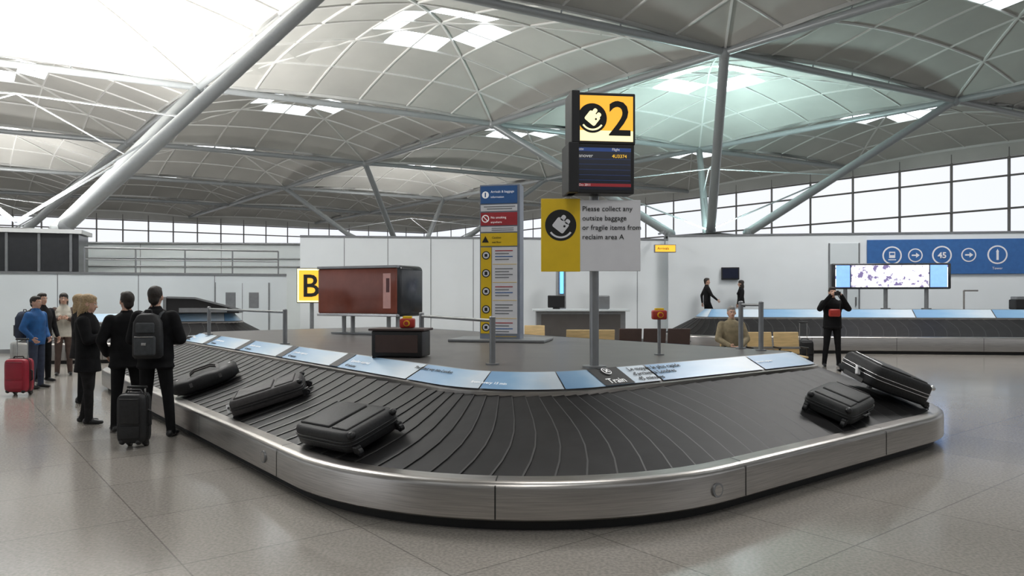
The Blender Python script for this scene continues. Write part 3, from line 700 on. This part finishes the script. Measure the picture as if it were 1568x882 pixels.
    n=len(me.vertices); co=np.empty(n*3); me.vertices.foreach_get('co',co); co=co.reshape(-1,3)
    mats=[];D=[]
    RhT=np.array(Rh.transposed())
    for p in prims:
        if p[0]=='c':
            a=np.array(p[1]);bb=np.array(p[2]);ab=bb-a;t=np.clip(((co-a)@ab)/max(ab@ab,1e-9),0,1); dd=np.linalg.norm(co-(a+t[:,None]*ab),axis=1)-(p[3]+(p[4]-p[3])*t); m=p[5]
        elif p[0]=='e':
            q=co-np.array(p[1]); 
            if p[4]: q=q@RhT.T
            r=np.array(p[2]); dd=(np.linalg.norm(q/r,axis=1)-1)*r.min(); m=p[3]
        else:
            zs=[c[2] for c,_,_ in p[1]]; cx=np.interp(co[:,2],zs,[c[0] for c,_,_ in p[1]]);cy=np.interp(co[:,2],zs,[c[1] for c,_,_ in p[1]]); rx=np.interp(co[:,2],zs,[q[1] for q in p[1]]);ry=np.interp(co[:,2],zs,[q[2] for q in p[1]])
            dd=(np.sqrt(((co[:,0]-cx)/rx)**2+((co[:,1]-cy)/ry)**2)-1)*np.minimum(rx,ry); dd=np.maximum(dd,np.maximum(zs[0]-co[:,2],co[:,2]-zs[-1])); m=p[2]
        D.append(dd); mats.append(m)
    D=np.array(D); own=D.argmin(axis=0)
    fm=[]
    for m in mats:
        if m not in fm: fm.append(m)
    vi=np.array([fm.index(m) for m in mats])[own]
    fb_=MB(); 
    for m in fm: fb_._m(m)
    fb_.v=[tuple(c) for c in co]
    for pl in me.polygons:
        fb_.f.append(list(pl.vertices)); fb_.mi.append(int(vi[pl.vertices[0]])); fb_.sm.append(True); fb_.uv.append([(0,0)]*len(pl.vertices))
    bpy.data.meshes.remove(me)
    for sx in(1,-1):
        fb_.sph(hr((sx*.029,.083,1.643)),(.013,.009,.008),eyew,Rh,10); fb_.sph(hr((sx*.029,.0895,1.643)),(.006,.004,.006),ink,Rh,8)
        fb_.sph(hr((sx*.03,.088,1.663)),(.018,.006,.004),hair,Rh,8)
    fb_.sph(hr((0,.091,1.578)),(.023,.007,.006),lip,Rh,10)
    o2=len(fb_.v); 
    for i_,f_ in enumerate(extra.f):
        fb_.f.append([q+o2 for q in f_]); fb_.mi.append(fb_._m(skin)); fb_.sm.append(True); fb_.uv.append([(0,0)]*len(f_))
    fb_.v+=extra.v
    M=Matrix.Translation((pos[0],pos[1],zbase))@Matrix.Rotation(yaw,4,'Z')@Matrix.Scale(k,4)
    ob=fb_.obj(name,None,M,recalc=False)
    zmin=min(v[2] for v in fb_.v)
    ob.location.z=zbase-zmin*k
    return ob,M
rad=math.radians
def backpack(pos,yaw,k,m,off=(0,-.248,1.20)):
    b=MB(); 
    rings=[]
    for zf,sx,sy in((-.25,.85,.75),(-.22,1,1),(0,1,1.05),(.16,.95,.9),(.24,.7,.6),(.265,.4,.3)):
        rings.append([V((abs(math.cos(t))**.5*(1 if math.cos(t)>0 else -1)*.155*sx,abs(math.sin(t))**.5*(1 if math.sin(t)>0 else -1)*.095*sy,zf)) for t in [2*math.pi*i/24 for i in range(24)]])
    b.loft(rings,m); b.box((0,-.105,-.10),(.23,.06,.22),packm,None,.025,3); b.box((0,-.095,.10),(.20,.04,.12),packm,None,.018,3)
    b.tube([V((-.04,.02,.26)),V((-.03,.02,.30)),V((.03,.02,.30)),V((.04,.02,.26))],.008,black)
    b.tube([V((-.1,-.138,-.0)),V((.1,-.138,-.0))],.005,silver); b.box((0,-.14,-.08),(.05,.01,.03),silver,None,.003)
    for sx in(-1,1): b.tube([V((sx*.09,.08,.20)),V((sx*.10,.12,.255)),V((sx*.105,.20,.275))],.017,packm)
    M=Matrix.Translation((pos[0],pos[1],0))@Matrix.Rotation(yaw,4,'Z')@Matrix.Scale(k,4)@Matrix.Translation(off)
    b.obj('backpack',None,M)
front=[((.27,.02,1.14),(.14,.26,1.10)),((-.27,.02,1.14),(-.14,.26,1.10))]
hold=[((.24,.06,1.15),(.09,.30,1.22)),((-.24,.06,1.15),(-.09,.30,1.22))]
pocket=[((.29,-.05,1.15),(.22,.08,.98)),((-.29,-.05,1.15),(-.22,.08,.98))]
wide=[((.13,.02,.49),(.17,0,.085)),((-.11,.02,.49),(-.13,.03,.085))]
person('standing_man',(-4.20,8.62),rad(8),1.77,cl_black,cl_black,hair_d,arms=front,legp=wide,puff=.035,coat=.12)
backpack((-4.20,8.62),rad(8),1.0,bagblack,off=(0,-.255,1.20))
person('standing_man',(-4.74,9.0),rad(35),1.71,cl_black,cl_black,hair_d,arms=pocket,legp=wide,puff=.025,coat=.12,headyaw=rad(15))
person('standing_woman',(-5.54,9.55),rad(-75),1.67,cl_black,cl_char,hair_b,arms=hold,longhair=True,coat=.22,female=True,puff=.03,headpitch=rad(-10),legp=[((.08,.03,.49),(.09,.04,.085)),((-.08,.0,.49),(-.10,-.08,.085))])
b=MB(); b.box((0,0,0),(.21,.003,.29),paper,Matrix.Rotation(rad(-50),3,'X')); b.obj('travel_document',None,Matrix.Translation((-5.54,9.55,0))@Matrix.Rotation(rad(-75),4,'Z')@Matrix.Translation((0,.46,1.25)))
person('standing_woman',(-6.72,11.4),rad(-60),1.68,cl_char,cl_black,hair_b,longhair=True,coat=.2,female=True,puff=.015,arms=pocket)
person('standing_man',(-8.62,13.25),rad(-95),1.66,cl_blue,cl_jean,hair_d,arms=pocket,puff=.02,voxel=.015)
backpack((-8.62,13.25),rad(-95),.95,cl_jean)
person('standing_man',(-9.15,14.25),rad(-110),1.72,cl_char,cl_black,hair_d,puff=.015,voxel=.015)
person('standing_woman',(-9.5,15.5),rad(-150),1.72,cl_white,cl_brown,hair_d,arms=hold,longhair=True,puff=.015,voxel=.015,female=True,sleeve=cl_brown,coat=.1)
cam_arms=[((.30,.14,1.28),(.11,.27,1.57)),((-.30,.14,1.28),(-.11,.27,1.57))]
person('photographing_man',(7.62,17.4),rad(172),1.88,cl_black,cl_black,hair_d,arms=cam_arms,legp=wide,puff=.03,voxel=.015,coat=.05,curl=.9)
b=MB(); b.box((0,0,0),(.13,.05,.085),black,None,.01,3); b.cyl((0,.02,0),(0,.08,0),.032,black,n=18); b.cyl((0,.08,0),(0,.083,0),.026,darkglass,n=18); b.box((0,0,.05),(.05,.04,.025),black,None,.006); b.obj('camera',None,Matrix.Translation((7.62,17.4,0))@Matrix.Rotation(rad(172),4,'Z')@Matrix.Scale(1.07,4)@Matrix.Translation((0,.38,1.62)))
b=MB(); b.box((0,0,0),(.26,.10,.18),dred,None,.04,4); b.tube([V((-.12,0,.08)),V((-.16,-.06,.3)),V((-.10,-.1,.42))],.01,black); b.box((0,.052,.02),(.2,.012,.08),dred,None,.005); b.obj('waist_bag',None,Matrix.Translation((7.62,17.4,0))@Matrix.Rotation(rad(172),4,'Z')@Matrix.Translation((.02,.25,1.28)))
standing('trolley_suitcase',7.05,17.75,rad(90),.56,.36,.24,bagblack,.42)
person('seated_man',(4.48,14.93),rad(176),1.86,cl_tan,cl_char,hair_g,arms=[((.27,.08,1.13),(.10,.30,1.02)),((-.27,.08,1.13),(-.08,.33,.99))],legp=[((.14,.46,.50),(.13,.44,.085)),((-.14,.44,.50),(-.16,.50,.085))],seated=.54,puff=.03,voxel=.014,curl=.8)
p=onwall(wr,7.0,0,.55); person('walking_man',(p.x,p.y),rad(-90),1.78,cl_char,cl_black,hair_d,arms=[((.26,.1,1.15),(.24,.28,1.0)),((-.26,-.12,1.15),(-.25,-.1,.9))],legp=[((.1,.2,.5),(.1,.28,.09)),((-.1,.02,.49),(-.1,-.26,.13))],voxel=.02,zbase=.55)
p=onwall(wr,8.15,0,.55); person('standing_woman',(p.x,p.y),rad(70),1.68,cl_black,cl_black,hair_d,longhair=True,female=True,voxel=.02,zbase=.555,coat=.15)
# ---------------------------------------------------------------- light, world, camera
def fill_light(x,y,z,size,power,col=(1,.985,.965)):
    l=bpy.data.lights.new('ceiling_fill','AREA'); l.energy=power; l.size=size; l.color=col  # added soft fill mimicking rooflight daylight, no real ceiling fittings
    lo=bpy.data.objects.new('ceiling_fill',l); sc.collection.objects.link(lo); lo.location=(x,y,z)
fill_light(-10,16,12.4,4,1400); fill_light(2,10,12.4,4,420); fill_light(12,19,12.4,4,1400); fill_light(0,-4,12.4,5,500)
w=bpy.data.worlds.new('overcast'); sc.world=w; w.use_nodes=True; nt=w.node_tree; bg=nt.nodes['Background']
tc=nt.nodes.new('ShaderNodeTexCoord'); no=nt.nodes.new('ShaderNodeTexNoise'); no.inputs['Scale'].default_value=2.5
r=nt.nodes.new('ShaderNodeValToRGB'); r.color_ramp.elements[0].color=(.86,.91,1,1); r.color_ramp.elements[1].color=(.98,.99,1,1)
nt.links.new(tc.outputs['Generated'],no.inputs['Vector']); nt.links.new(no.outputs['Fac'],r.inputs['Fac']); nt.links.new(r.outputs['Color'],bg.inputs['Color']); bg.inputs['Strength'].default_value=1.14
cd=bpy.data.cameras.new('camera_view'); co_=bpy.data.objects.new('camera_view',cd); sc.collection.objects.link(co_)
co_.location=(0,0,1.65); co_.rotation_euler=(math.pi/2,0,0); cd.sensor_width=36; cd.lens=36*1120/1568; cd.shift_y=14/1568; cd.clip_end=600
sc.camera=co_
